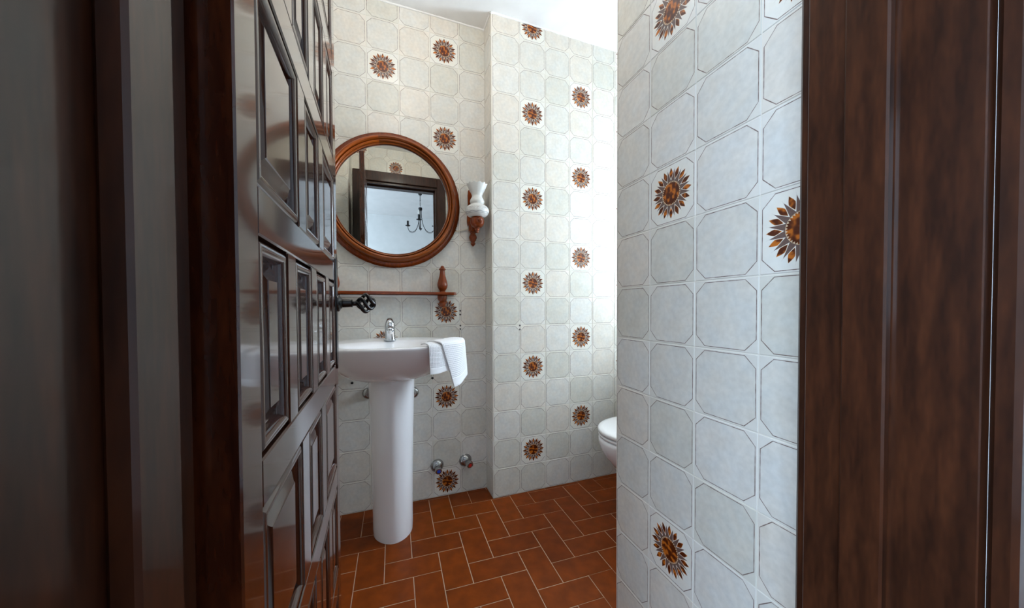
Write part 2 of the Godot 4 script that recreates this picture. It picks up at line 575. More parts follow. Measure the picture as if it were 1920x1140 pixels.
func build_shell() -> void:
	# back wall, with the basin
	var f: Array = []
	for k in [14, 11, 8, 5, 2]: f.append([5, k])
	for k in [15, 12, 9, 6, 3, 0]: f.append([7, k])
	for k in [15, 12, 9, 6, 3, 0]: f.append([3, k])
	# joints at x = -0.6875 + n * 0.15
	tiled_wall("wall_back", Vector3(X_LEFT, 0, 0), Vector3.RIGHT, PIER_X - X_LEFT, fposmod(-0.6875 - X_LEFT, TILE), f, Rect2(), 0.08, CEIL, 0.0, -0.002)
	# side of the projecting wall
	tiled_wall("wall_pier_side", Vector3(PIER_X, 0, 0.0), Vector3.BACK, PIER_Z, PIER_Z - TILE, [], Rect2(), 0.06, CEIL, 0.0, 0.003)
	f = []
	for k in [16, 13, 10, 7, 4, 1]: f.append([0, k])
	for k in [14, 11, 8, 5, 2]: f.append([2, k])
	for k in [16, 13, 10, 7, 4, 1]: f.append([4, k])
	tiled_wall("wall_pier", Vector3(PIER_X + 0.001, 0, PIER_Z), Vector3.RIGHT, X_RIGHT - PIER_X, 0.153, f)
	f = []
	for k in [12, 9, 6, 3, 0]: f.append([2, k])
	tiled_wall("wall_alcove_right", Vector3(X_RIGHT, 0, PIER_Z), Vector3.BACK, ALCOVE_Z - PIER_Z, TILE, f, Rect2(0.21, 1.05, 0.48, 0.82), 0.22)
	tiled_wall("wall_ledge", Vector3(LEDGE_X, 0, PIER_Z), Vector3.BACK, ALCOVE_Z - PIER_Z, TILE, [], Rect2(), X_RIGHT - LEDGE_X, LEDGE_H)
	tiled_wall("wall_alcove_near", Vector3(X_RIGHT, 0, ALCOVE_Z), Vector3.LEFT, X_RIGHT - r_x(ALCOVE_Z), TILE, [[2, 10], [2, 7], [4, 5], [4, 8]])
	# the wall at the right of the doorway
	f = []
	for k in [14, 11, 8, 2]: f.append([0, k])
	for k in [16, 13, 10, 7]: f.append([2, k])
	tiled_wall("wall_right", Vector3(r_x(ALCOVE_Z), 0, ALCOVE_Z), Vector3(-sin(0.043), 0, cos(0.043)), (DOOR_Z - ALCOVE_Z) / cos(0.043), TILE, f, Rect2(), 0.08, CEIL, 0.003, 0.0)
	# wall with the door; local x runs from right to left
	var x0 := r_x(DOOR_Z)
	f = []
	for k in [15, 12, 9]: f.append([2, k])
	for k in [16, 13, 10]: f.append([4, k])
	tiled_wall("wall_door", Vector3(x0, 0, DOOR_Z), Vector3.LEFT, x0 - LP_X, fposmod(x0 + 0.411, TILE), f, Rect2(x0 - OPEN_R, -0.1, OPEN_R - OPEN_L, OPEN_T + 0.1), 0.07)
	tiled_wall("wall_recess_left", Vector3(LP_X, 0, DOOR_Z), Vector3.FORWARD, DOOR_Z - LP_Z, DOOR_Z - LP_Z - TILE, [[0, 13], [0, 12]], Rect2(), 0.06, CEIL, 0.0, 0.003)
	tiled_wall("wall_front_left", Vector3(LP_X, 0, LP_Z), Vector3.LEFT, LP_X - X_LEFT, TILE, [[2, 13], [2, 10]])
	tiled_wall("wall_left", Vector3(X_LEFT, 0, LP_Z), Vector3.FORWARD, LP_Z, fposmod(LP_Z, TILE), [[2, 12], [2, 9], [4, 10], [4, 7], [6, 12]])
	# ceiling, with a ragged bead of plaster where it meets the tiles
	slab("ceiling", Vector3(X_LEFT - 0.1, CEIL, -0.1), Vector3(X_RIGHT + 0.12, CEIL + 0.1, WALL_Z - 0.07), M.plaster)
	var bead := func(a: Vector3, b: Vector3):
		var n := int(a.distance_to(b) / 0.02) + 2
		var path: Array = []
		var rad: Array = []
		for i in n:
			var q := a.lerp(b, i / float(n - 1))
			path.append(q + Vector3(0, rng.randf_range(-0.0015, 0.001), 0))
			rad.append(rng.randf_range(0.0045, 0.0075))
		return [path, rad]
	var outline := [Vector3(X_LEFT, CEIL, 0), Vector3(PIER_X, CEIL, 0), Vector3(PIER_X, CEIL, PIER_Z), Vector3(X_RIGHT, CEIL, PIER_Z)]
	var names := ["trim_1", "trim_2", "trim_3"]
	for i in 3:
		var pr: Array = bead.call(outline[i], outline[i + 1])
		structure(part(names[i], tube(pr[0], pr[1], 8), M.caulk, self))

func build_floor() -> void:
	var fl := slab("floor", Vector3(X_LEFT - 0.1, -0.12, -0.1), Vector3(X_RIGHT + 0.1, -0.0016, WALL_Z), M.floor_grout)
	var room := PackedVector2Array([Vector2(X_LEFT, 0), Vector2(PIER_X, 0), Vector2(PIER_X, PIER_Z), Vector2(X_RIGHT, PIER_Z), Vector2(X_RIGHT, ALCOVE_Z), Vector2(r_x(ALCOVE_Z), ALCOVE_Z), Vector2(r_x(DOOR_Z), DOOR_Z), Vector2(OPEN_R, DOOR_Z), Vector2(OPEN_R, WALL_Z), Vector2(OPEN_L, WALL_Z), Vector2(OPEN_L, DOOR_Z), Vector2(LP_X, DOOR_Z), Vector2(LP_X, LP_Z), Vector2(X_LEFT, LP_Z)])
	var a := 0.1023
	var ang := 0.037
	var e1 := Vector2(cos(ang), sin(ang)) * a
	var e2 := Vector2(-sin(ang), cos(ang)) * a
	var o := Vector2(-0.6315, 0.4135)
	var g := 0.0013
	var full := prism(PackedVector2Array([Vector2(-a + g, -a / 2 + g), Vector2(a - g, -a / 2 + g), Vector2(a - g, a / 2 - g), Vector2(-a + g, a / 2 - g)]), -0.006, 0.0, 0.0012)
	for m in range(-22, 23):
		for n in range(-10, 11):
			for upright in 2:
				var i := m + 2 * n + (2 if upright else 0)
				var k := -m + 2 * n
				var wi := 1 if upright else 2
				var hk := 2 if upright else 1
				var c := o + e1 * (i + wi / 2.0) + e2 * (k + hk / 2.0)
				if c.x < X_LEFT - 0.2 or c.x > X_RIGHT + 0.2 or c.y < -0.2 or c.y > WALL_Z + 0.2: continue
				var gi := g / a
				var poly := PackedVector2Array([o + e1 * (i + gi) + e2 * (k + gi), o + e1 * (i + wi - gi) + e2 * (k + gi), o + e1 * (i + wi - gi) + e2 * (k + hk - gi), o + e1 * (i + gi) + e2 * (k + hk - gi)])
				var cuts := Geometry2D.intersect_polygons(poly, room)
				var mm: Material = M.terracotta[rng.randi() % 5]
				var lift := rng.randf_range(-0.0003, 0.0003)
				for q in cuts:
					var area := 0.0
					for s in q.size(): area += q[s].cross(q[(s + 1) % q.size()]) / 2
					if absf(area) < 0.00004: continue
					if absf(area) > 2 * a * a * 0.935:
						var t := part("floor_tile", full, mm, fl)
						# local x, y, z (up out of the tile) in the world
						var u := (e1 if not upright else e2).normalized()
						t.basis = Basis(Vector3(u.x, 0, u.y), Vector3(u.x, 0, u.y).cross(Vector3.UP) * -1.0, Vector3.UP)
						t.position = Vector3(c.x, lift, c.y)
					else:
						var loc := PackedVector2Array()
						for s in q: loc.append(Vector2(s.x - c.x, -(s.y - c.y)))
						var t := part("floor_tile", prism(loc, -0.006, 0.0), mm, fl)
						t.basis = Basis(Vector3.RIGHT, Vector3.FORWARD, Vector3.UP)
						t.position = Vector3(c.x, lift, c.y)

func window_in(called: String, at: Vector3, turn: float, w: float, h: float, glow: Color, strength: float, light: float, lattice := true) -> void:
	# local -z faces the room; the pane sits in a white wooden frame
	var root := Node3D.new()
	root.name = called
	add_child(root, true)
	root.position = at
	root.rotation.y = turn
	structure(root)
	var st := new_st(false)
	var t := 0.045
	box_st(st, Vector3(-w / 2, -h / 2, 0.01), Vector3(-w / 2 + t, h / 2, 0.06))
	box_st(st, Vector3(w / 2 - t, -h / 2, 0.01), Vector3(w / 2, h / 2, 0.06))
	box_st(st, Vector3(-w / 2 + t, -h / 2, 0.01), Vector3(w / 2 - t, -h / 2 + t, 0.06))
	box_st(st, Vector3(-w / 2 + t, h / 2 - t, 0.01), Vector3(w / 2 - t, h / 2, 0.06))
	part("window_frame", done(st), M.white_paint, root)
	var m := mat(srgb(235, 240, 245), 0.6)
	m.emission_enabled = true
	m.emission = glow
	m.emission_energy_multiplier = strength
	part("frosted_window_pane", box(Vector3(-w / 2 + t, -h / 2 + t, 0.032), Vector3(w / 2 - t, h / 2 - t, 0.038), 0.0), m, root)
	if lattice:
		part("glazing_bar", box(Vector3(-0.012, -h / 2 + t, 0.022), Vector3(0.012, h / 2 - t, 0.048)), M.white_paint, root)
	var l := AreaLight3D.new()
	l.name = "daylight"
	root.add_child(l)
	l.area_size = Vector2(w - 2 * t, h - 2 * t)
	l.position = Vector3(0, 0, 0.008)
	l.light_color = glow
	l.light_energy = light
	l.shadow_enabled = true
	l.set("area_range", 12.0)

# ------------------------------------------------------------------ door
func ring_panel(w: float, h: float, face: float) -> ArrayMesh:
	# a raised panel with a rounded moulding round it, centred, facing +z and -z; the frame's face is at z = face
	var st := new_st(false)
	var prof := [[0.0, -0.010], [0.001, -0.006], [0.003, -0.003], [0.006, -0.0008], [0.009, 0.0], [0.012, -0.001], [0.0145, -0.0038], [0.016, -0.0075], [0.0165, -0.0105], [0.0175, -0.0108], [0.020, -0.0105], [0.022, -0.0085], [0.0335, -0.0035], [0.0345, -0.0022]]
	for s in [1.0, -1.0]:
		var rows: Array = []
		for p in prof:
			var i: float = minf(p[0], minf(w, h) / 2 - 0.004)
			var z: float = (face + p[1]) * s
			var x := w / 2 - i
			var y := h / 2 - i
			rows.append([Vector3(-x, -y, z), Vector3(x, -y, z), Vector3(x, y, z), Vector3(-x, y, z)])
		for side in 4:
			st.set_smooth_group(side + 1 + (4 if s > 0 else 0))
			var strip: Array = []
			for q in rows: strip.append([q[side], q[(side + 1) % 4]])
			grid(st, strip, false, s > 0)
		st.set_smooth_group(0xFFFFFFFF)
		var r: Array = rows[-1]
		if s > 0: quad(st, r[0], r[1], r[2], r[3])
		else: quad(st, r[3], r[2], r[1], r[0])
	return done(st)

func build_door() -> void:
	var z0 := 0.945
	var z1 := 1.547
	var face := 0.017
	var xc := -0.748
	var top := 2.165
	var root := Node3D.new()
	root.name = "door_1"
	add_child(root, true)
	structure(root)
	root.position = Vector3(xc, 0, z1)
	root.rotation.y = PI / 2 # local x runs towards the back wall (world -z), local z towards world +x
	var W := z1 - z0
	var L := func(z: float) -> float: return z1 - z
	# stiles
	for s in [[z0, 0.990], [z1 - 0.045, z1]]:
		part("stile", box(Vector3(L.call(s[1]), 0.008, -face), Vector3(L.call(s[0]), top, face), 0.0015), M.door_wood, root)
	var pitch := 0.2235
	var first := 0.1765
	var n := 9
	var lo := 0.045
	var hi := W - 0.045
	for k in range(n + 1):
		var yc := first + (k - 0.0) * pitch
		var a := yc - 0.020
		var b := yc + 0.020
		if k == 0: a = 0.008
		if k == n: b = top; 
		if k < n or a < top: part("rail", box(Vector3(lo, a, -face), Vector3(hi, minf(b, top), face), 0.0015), M.door_wood, root)
		if k == n: break
		var y0 := yc + 0.020
		var y1 := minf(yc + pitch - 0.020, top - 0.05)
		# staggered: rows of three and rows of four panels
		var cells: Array
		if k % 2 == 0: cells = [[0.990, 1.147], [1.190, 1.302], [1.345, 1.502]]
		else: cells = [[0.990, 1.086], [1.124, 1.226], [1.266, 1.368], [1.406, 1.502]]
		for c in cells.size():
			var xa: float = L.call(cells[c][1])
			var xb: float = L.call(cells[c][0])
			part("panel", ring_panel(xb - xa, y1 - y0, face), M.door_wood, root, Vector3((xa + xb) / 2, (y0 + y1) / 2, 0))
			if c < cells.size() - 1:
				part("mullion", box(Vector3(L.call(cells[c + 1][0]), y0, -face), Vector3(xa, y1, face), 0.0015), M.door_wood, root)
	# wrought-iron lock plate, handle with a twisted cage knob
	var hx: float = L.call(0.972)
	var plate := PackedVector2Array()
	for p in [[-0.013, -0.115], [0.0, -0.128], [0.013, -0.115], [0.016, -0.09], [0.013, -0.05], [0.015, 0.0], [0.013, 0.05], [0.016, 0.09], [0.013, 0.115], [0.0, 0.128], [-0.013, 0.115], [-0.016, 0.09], [-0.013, 0.05], [-0.015, 0.0], [-0.013, -0.05], [-0.016, -0.09]]:
		plate.append(Vector2(p[0], p[1]))
	var pl := part("lock_plate", prism(plate, 0.0, 0.003, 0.001), M.black_iron, root, Vector3(hx, 0.985, face))
	pl.set_meta("label", "black wrought-iron lock plate")
	var hd := Node3D.new()
	hd.name = "handle"
	root.add_child(hd)
	hd.position = Vector3(hx, 1.003, face + 0.003)
	hd.set_meta("label", "black iron handle with a twisted cage knob")
	var turnz := Basis(Vector3.RIGHT, PI / 2) # y axis -> +z
	part("rose", lathe([Vector2(0.0, 0.0), Vector2(0.019, 0.0), Vector2(0.019, 0.0), Vector2(0.018, 0.004), Vector2(0.013, 0.007), Vector2(0.010, 0.010), Vector2(0.0, 0.010)], 24, Vector3.ZERO, turnz), M.black_iron, hd)
	part("neck", lathe([Vector2(0.0085, 0.008), Vector2(0.0095, 0.012), Vector2(0.0085, 0.028), Vector2(0.0095, 0.030), Vector2(0.0060, 0.033), Vector2(0.0065, 0.042), Vector2(0.0085, 0.046), Vector2(0.0, 0.047)], 20, Vector3.ZERO, turnz), M.black_iron, hd)
	for k in 4:
		var path: Array = []
		for i in 17:
			var t := i / 16.0
			var a := k * TAU / 4 + t * 3.4
			var rr := 0.0195 * sin(PI * (0.06 + 0.88 * t))
			path.append(Vector3(cos(a) * rr, sin(a) * rr, 0.041 + 0.036 * t))
		part("knob_bar", tube(path, 0.0042, 8), M.black_iron, hd)
	part("knob_end", lathe([Vector2(0.0, 0.071), Vector2(0.007, 0.072), Vector2(0.008, 0.076), Vector2(0.004, 0.080), Vector2(0.0, 0.0805)], 16, Vector3.ZERO, turnz), M.black_iron, hd)
	# frame
	var fr := Node3D.new()
	fr.name = "door_2"
	fr.name = "trim_4"
	add_child(fr, true)
	structure(fr)
	fr.set_meta("label", "dark stained wooden door frame")
	var zr := [[DOOR_Z - 0.018, DOOR_Z], [WALL_Z, WALL_Z + 0.018]]
	for q in zr:
		part("casing", box(Vector3(OPEN_R - 0.004, 0.0, q[0]), Vector3(OPEN_R + 0.075, OPEN_T + 0.085, q[1]), 0.004), M.frame_wood, fr)
		part("casing", box(Vector3(OPEN_L - 0.075, 0.0, q[0]), Vector3(OPEN_L + 0.004, OPEN_T + 0.085, q[1]), 0.004), M.frame_wood, fr)
		part("head_casing", box(Vector3(OPEN_L + 0.004, OPEN_T - 0.004, q[0]), Vector3(OPEN_R - 0.004, OPEN_T + 0.085, q[1]), 0.004), M.frame_wood, fr)
	part("jamb", box(Vector3(OPEN_R - 0.018, 0, DOOR_Z), Vector3(OPEN_R, OPEN_T - 0.004, WALL_Z), 0.001), M.frame_wood, fr)
	part("jamb", box(Vector3(OPEN_L, 0, DOOR_Z), Vector3(OPEN_L + 0.018, OPEN_T - 0.004, WALL_Z), 0.001), M.frame_wood, fr)
	part("head_jamb", box(Vector3(OPEN_L + 0.018, OPEN_T - 0.022, DOOR_Z), Vector3(OPEN_R - 0.018, OPEN_T - 0.004, WALL_Z), 0.001), M.frame_wood, fr)
	part("door_stop", box(Vector3(OPEN_R - 0.030, 0, DOOR_Z + 0.042), Vector3(OPEN_R - 0.018, OPEN_T - 0.022, DOOR_Z + 0.08), 0.002), M.frame_wood, fr)
	part("door_stop", box(Vector3(OPEN_L + 0.018, 0, DOOR_Z + 0.042), Vector3(OPEN_L + 0.030, OPEN_T - 0.022, DOOR_Z + 0.08), 0.002), M.frame_wood, fr)
	part("head_stop", box(Vector3(OPEN_L + 0.030, OPEN_T - 0.034, DOOR_Z + 0.042), Vector3(OPEN_R - 0.030, OPEN_T - 0.022, DOOR_Z + 0.08), 0.002), M.frame_wood, fr)

# ------------------------------------------------------------------ bedroom behind the camera
func build_bedroom() -> void:
	var xl := -2.7
	var xr := 1.3
	var zf := 4.0
	var hc := 2.6
	slab("wall_bedroom_far", Vector3(xl - 0.1, 0, zf), Vector3(xr + 0.1, hc, zf + 0.1), M.paint)
	slab("wall_bedroom_right", Vector3(xr, 0, WALL_Z), Vector3(xr + 0.1, hc, zf), M.paint)
	var st := new_st(false)
	for r in subtract(Rect2(WALL_Z, 0, zf - WALL_Z, hc), Rect2(2.2, 0.85, 1.5, 1.4)):
		box_st(st, Vector3(xl - 0.1, r.position.y, r.position.x), Vector3(xl, r.end.y, r.end.x), 0.0)
	structure(part("wall_bedroom_left", done(st), M.paint, self))
	st = new_st(false)
	for r in subtract(Rect2(xl - 0.1, 0, xr - xl + 0.2, hc), Rect2(OPEN_L, -0.1, OPEN_R - OPEN_L, OPEN_T + 0.1)):
		box_st(st, Vector3(r.position.x, r.position.y, DOOR_Z + 0.07), Vector3(r.end.x, r.end.y, WALL_Z), 0.0)
	structure(part("wall_bedroom_near", done(st), M.paint, self))
	slab("ceiling_001", Vector3(xl - 0.1, hc, DOOR_Z + 0.07), Vector3(xr + 0.1, hc + 0.1, zf + 0.1), M.paint)
	slab("floor_001", Vector3(xl - 0.1, -0.12, WALL_Z), Vector3(xr + 0.1, 0.0, zf + 0.1), M.terracotta[2])
	# chandelier
	var c := thing("chandelier", "black three-armed chandelier with candle sleeves, seen in the round mirror", "chandelier", Vector3(-0.136, hc, 2.8))
	part("ceiling_rose", lathe([Vector2(0.0, -0.055), Vector2(0.016, -0.054), Vector2(0.022, -0.045), Vector2(0.030, -0.018), Vector2(0.036, -0.012), Vector2(0.038, -0.004), Vector2(0.036, 0.0)], 24), M.black_matt, c)
	part("stem", tube([Vector3(0, -0.05, 0), Vector3(0, -0.125, 0)], 0.004, 8), M.black_matt, c)
	for k in 4:
		var path: Array = []
		var y := -0.130 - 0.022 * k
		for i in 13:
			var t := TAU * i / 12.0
			var p := Vector3(cos(t) * 0.006, sin(t) * 0.015 + y, 0)
			path.append(p if k % 2 == 0 else Vector3(0, p.y, p.x))
		part("chain_link", tube(path, 0.002, 6), M.black_matt, c)
	part("hub", lathe([Vector2(0.0, -0.250), Vector2(0.020, -0.249), Vector2(0.024, -0.242), Vector2(0.024, -0.222), Vector2(0.020, -0.215), Vector2(0.006, -0.212), Vector2(0.0, -0.211)], 24), M.black_matt, c)
	part("rod", tube([Vector3(0, -0.24, 0), Vector3(0, -0.49, 0)], 0.004, 8), M.black_matt, c)
	part("finial", lathe([Vector2(0.0, -0.515), Vector2(0.005, -0.508), Vector2(0.004, -0.500), Vector2(0.018, -0.490), Vector2(0.020, -0.484), Vector2(0.006, -0.476), Vector2(0.0, -0.474)], 20), M.black_matt, c)
	var dirs := [Vector3(-0.2, 0, -0.98), Vector3(0.949, 0, 0.317), Vector3(-0.749, 0, 0.663)]
	for k in 3:
		var d: Vector3 = dirs[k].normalized()
		for off in [0.0, 0.012]:
			var pts: Array = []
			for p in [Vector2(0.014, -0.245), Vector2(0.016, -0.33), Vector2(0.036, -0.43), Vector2(0.075, -0.495), Vector2(0.12, -0.515), Vector2(0.165, -0.50), Vector2(0.190, -0.465), Vector2(0.195, -0.430)]:
				pts.append(d * p.x + Vector3(0, p.y - (off if p.x > 0.05 and p.x < 0.18 else 0.0), 0))
			part("arm", tube(smooth_prof(pts, 4), 0.004 if off == 0.0 else 0.0015, 8), M.black_matt, c)
		var e := d * 0.195
		part("drip_pan", lathe([Vector2(0.0, -0.432), Vector2(0.012, -0.431), Vector2(0.030, -0.424), Vector2(0.032, -0.421), Vector2(0.012, -0.424), Vector2(0.0, -0.424)], 20, e), M.black_matt, c)
		part("candle_sleeve", lathe([Vector2(0.012, -0.425), Vector2(0.0125, -0.424), Vector2(0.0125, -0.365), Vector2(0.010, -0.363), Vector2(0.0, -0.363)], 16, e), M.black_matt, c)
		if k == 0:
			part("candle_bulb", lathe([Vector2(0.006, -0.363), Vector2(0.012, -0.345), Vector2(0.010, -0.325), Vector2(0.004, -0.305), Vector2(0.0, -0.298)], 16, e), M.bulb, c)

# ------------------------------------------------------------------ basin
const BX := -0.595
func super_pt(t: float, a: float, b: float, n: float) -> Vector2:
	var c := cos(t)
	var s := sin(t)
	return Vector2(signf(c) * pow(absf(c), 2.0 / n) * a, signf(s) * pow(absf(s), 2.0 / n) * b)

func rim_pt(t: float, grow := 0.0) -> Vector2: # plan of the rim, world x and z relative to (BX, 0)
	var p := super_pt(t, 0.288 + grow, 0.262 + grow, 2.15)
	return Vector2(p.x, maxf(0.266 + p.y, 0.003))

func build_basin() -> void:
	var root := thing("pedestal_basin", "white porcelain washbasin on a tall pedestal below the round mirror", "sink", Vector3(BX, 0, 0))
	var N := 72
	var rows: Array = []
	# outside, from the pedestal up to the rim
	for i in 17:
		var s := i / 16.0
		var row: Array = []
		var y := 0.690 + (0.836 - 0.690) * (0.10 * s + 0.90 * pow(s, 1.6))
		var k := 0.30 + 0.70 * pow(s, 0.62)
		for j in N:
			var p := rim_pt(TAU * j / N)
			var q := Vector2(0, 0.20).lerp(Vector2(0, 0.20), s)
			row.append(Vector3(q.x + p.x * k, y, maxf(q.y + (p.y - q.y) * k, 0.003)))
		rows.append(row)
	# rounded rim
	for e in [[0.002, 0.841], [0.0015, 0.8455], [-0.003, RIM_Y], [-0.010, RIM_Y + 0.0005], [-0.022, RIM_Y]]:
		var row: Array = []
		for j in N:
			var p := rim_pt(TAU * j / N, e[0])
			row.append(Vector3(p.x, e[1], p.y))
		rows.append(row)
	# bowl
	for e in [[0.0, 0.846], [0.10, 0.842], [0.2, 0.83], [0.35, 0.80], [0.55, 0.765], [0.8, 0.742], [0.93, 0.738]]:
		var row: Array = []
		for j in N:
			var t := TAU * j / N
			var p: Vector2 = super_pt(t, 0.232, 0.168, 2.1) * (1.0 - e[0])
			row.append(Vector3(p.x, e[1], 0.325 + p.y))
		rows.append(row)
	var st := new_st()
	grid(st, rows, true, true)
	fan_cap(st, rows[-1], Vector3.UP)
	part("basin_bowl", done(st), M.porcelain, root)
	part("drain", lathe([Vector2(0.020, 0.0), Vector2(0.021, 0.003), Vector2(0.016, 0.004), Vector2(0.0, 0.003)], 20, Vector3(0, 0.739, 0.325)), M.chrome, root)
	# pedestal: a hollow oval column, slightly waisted
	rows = []
	for i in 25:
		var s := i / 24.0
		var y := 0.70 * s
		var a := lerpf(0.0855, 0.0985, pow(s, 1.3)) - 0.002 * sin(PI * s)
		var b := lerpf(0.108, 0.124, pow(s, 1.2))
		if i == 0: a -= 0.002; b -= 0.002
		var row: Array = []
		for j in 56:
			var p := super_pt(TAU * j / 56, a, b, 1.85)
			row.append(Vector3(0.003 + p.x, y, 0.198 + p.y))
		rows.append(row)
	st = new_st()
	grid(st, rows, true, false)
	fan_cap(st, rows[-1], Vector3.UP)
	part("pedestal", done(st), M.porcelain, root)

func build_faucet() -> void:
	var root := thing("faucet", "chrome single-lever mixer tap standing on the white washbasin", "faucet", Vector3(-0.597, RIM_Y - 0.002, 0.155))
	part("base_ring", lathe([Vector2(0.024, 0.0), Vector2(0.027, 0.001), Vector2(0.027, 0.004), Vector2(0.025, 0.006), Vector2(0.0, 0.006)], 32), M.chrome, root)
	# body: oval column leaning forward at the top
	var rows: Array = []
	for e in [[0.005, 0.0225, 0.0235, 0.0], [0.02, 0.0215, 0.023, 0.0], [0.045, 0.021, 0.0225, 0.002], [0.062, 0.0215, 0.023, 0.004], [0.072, 0.021, 0.0225, 0.004], [0.076, 0.0195, 0.021, 0.004]]:
		var row: Array = []
		for j in 32:
			var p := super_pt(TAU * j / 32, e[1], e[2], 2.3)
			row.append(Vector3(p.x, e[0], p.y + e[3]))
		rows.append(row)
	var st := new_st()
	grid(st, rows, true, false)
	fan_cap(st, rows[-1], Vector3.UP)
	part("body", done(st), M.chrome, root)
	# spout reaching over the bowl
	rows = []
	var path := [Vector3(0, 0.052, 0.0), Vector3(0, 0.058, 0.03), Vector3(0, 0.060, 0.06), Vector3(0, 0.056, 0.085), Vector3(0, 0.052, 0.100)]
	for i in path.size():
		var row: Array = []
		for j in 24:
			var p := super_pt(TAU * j / 24, 0.0155 - i * 0.0006, 0.013 - i * 0.0008, 2.3)
			row.append(path[i] + Vector3(p.x, p.y, 0))
		rows.append(row)
	st = new_st()
	grid(st, rows, true, true)
	fan_cap(st, rows[-1], Vector3.BACK)
	part("spout", done(st), M.chrome, root)
	part("aerator", lathe([Vector2(0.0, -0.012), Vector2(0.008, -0.012), Vector2(0.0105, -0.011), Vector2(0.0105, 0.0), Vector2(0.009, 0.002)], 20, Vector3(0, 0.050, 0.092), Basis(Vector3.RIGHT, 0.3)), M.plastic_white, root)
	# lever: a wedge-shaped cap
	rows = []
	for e in [[0.076, 0.0195, 0.021, 0.004], [0.082, 0.019, 0.022, 0.003], [0.090, 0.016, 0.022, -0.002], [0.098, 0.0125, 0.019, -0.007], [0.101, 0.010, 0.015, -0.009]]:
		var row: Array = []
		for j in 28:
			var p := super_pt(TAU * j / 28, e[1], e[2], 2.6)
			row.append(Vector3(p.x, e[0] + p.y * -0.12, p.y + e[3]))
		rows.append(row)
	st = new_st()
	grid(st, rows, true, false)
	fan_cap(st, rows[-1], Vector3.UP)
	part("lever", done(st), M.chrome, root)

# ------------------------------------------------------------------ towel
func towel_piece(root: Node3D, called: String, t_top: Array, t_bot: Array, inside: float, hang: Array, lift: float, out: float, puff: float, NU: int) -> void:
	# columns follow the rim from angle t[0] to t[1]; rows run from inside the bowl over the rim and down
	var NV := 192
	var pts: Array = []
	for j in NV + 1:
		var row: Array = []
		var v := j / float(NV)
		for i in NU + 1:
			var u := i / float(NU)
			var length: float = inside + 0.02 + lerpf(hang[0], hang[1], u)
			var s := v * length
			var over := inside
			# profile across the rim
			var o := 0.0
			var y := 0.0
			var rr := 0.012
			if s < over:
				o = s - over
				y = 0.004 * sin(PI * s / over)
			elif s < over + rr * 1.57:
				var a := (s - over) / rr
				o = sin(a) * rr
				y = (cos(a) - 1.0) * rr
			else:
				var d := s - over - rr * 1.57
				o = rr + d * 0.05
				y = -rr - d
			var down := clampf((s - over) / maxf(length - over, 0.01), 0.0, 1.0)
			var t0: float = lerpf(t_top[0], t_bot[0], down)
			var t1: float = lerpf(t_top[1], t_bot[1], down)
			var t := lerpf(t0, t1, u)
			var p := rim_pt(t)
			var q := rim_pt(t + 0.01)
			var tan2 := (q - p).normalized()
			var nrm := Vector2(tan2.y, -tan2.x)
			# soft folds
			o += puff * sin(u * PI) * (0.35 + 0.65 * down) + 0.004 * sin(u * 7.0 + 1.0) * down
			y += lift + 0.003 * sin(u * 5.0 + v * 4.0)
			o += out
			row.append(Vector3(p.x + nrm.x * o, RIM_Y + 0.004 + y, p.y + nrm.y * o))
		pts.append(row)
	# waffle relief along the surface normal, flat along the hem
	var front: Array = []
	var back: Array = []
	for j in NV + 1:
		var fr: Array = []
		var bk: Array = []
		for i in NU + 1:
			var du: Vector3 = pts[j][mini(i + 1, NU)] - pts[j][maxi(i - 1, 0)]
			var dv: Vector3 = pts[mini(j + 1, NV)][i] - pts[maxi(j - 1, 0)][i]
			var n := du.cross(dv).normalized()
			if n.dot(Vector3(pts[j][i].x, 0.12, pts[j][i].z - 0.26)) < 0.0: n = -n
			var wu := i / float(NU) * (NU / 5.4)
			var wv := j / float(NV) * (NV / 5.4)
			var ridge := maxf(absf(cos(PI * wu)), absf(cos(PI * wv)))
			var h := (pow(ridge, 2.0) - 0.5) * 0.0022
			if j > NV - 26: h = 0.0009 if j < NV - 3 else 0.0004
			if j > NV - 28 and j <= NV - 26: h = -0.0012
			fr.append(pts[j][i] + n * (0.002 + h))
			bk.append(pts[j][i] - n * 0.002)
		front.append(fr)
		back.append(bk)
	var st := new_st()
	var ou := (front[1][1] - back[1][1]) as Vector3
	var a0: Vector3 = (front[1][0] - front[0][0]).cross(front[0][1] - front[0][0])
	var fl := a0.dot(ou) < 0.0
	grid(st, front, false, fl)
	grid(st, back, false, not fl)
	# edges
	for e in 2:
		var i := 0 if e == 0 else NU
		var rows: Array = []
		for j in NV + 1: rows.append([front[j][i], back[j][i]])
		grid(st, rows, false, e == 0)
	grid(st, [front[NV], back[NV]], false, false)
	grid(st, [front[0], back[0]], false, true)
	part(called, done(st), M.terry, root)

func build_towel() -> void:
	var root := thing("hand_towel", "white waffle-weave hand towel folded over the right rim of the washbasin", "towel", Vector3(BX, 0, 0))
	towel_piece(root, "lower_fold", [1.17, 0.62], [1.17, 0.74], 0.055, [0.090, 0.092], 0.0, 0.002, 0.004, 124)
	towel_piece(root, "upper_fold", [1.00, 0.10], [0.80, 0.22], 0.075, [0.160, 0.140], 0.006, 0.007, 0.006, 190)

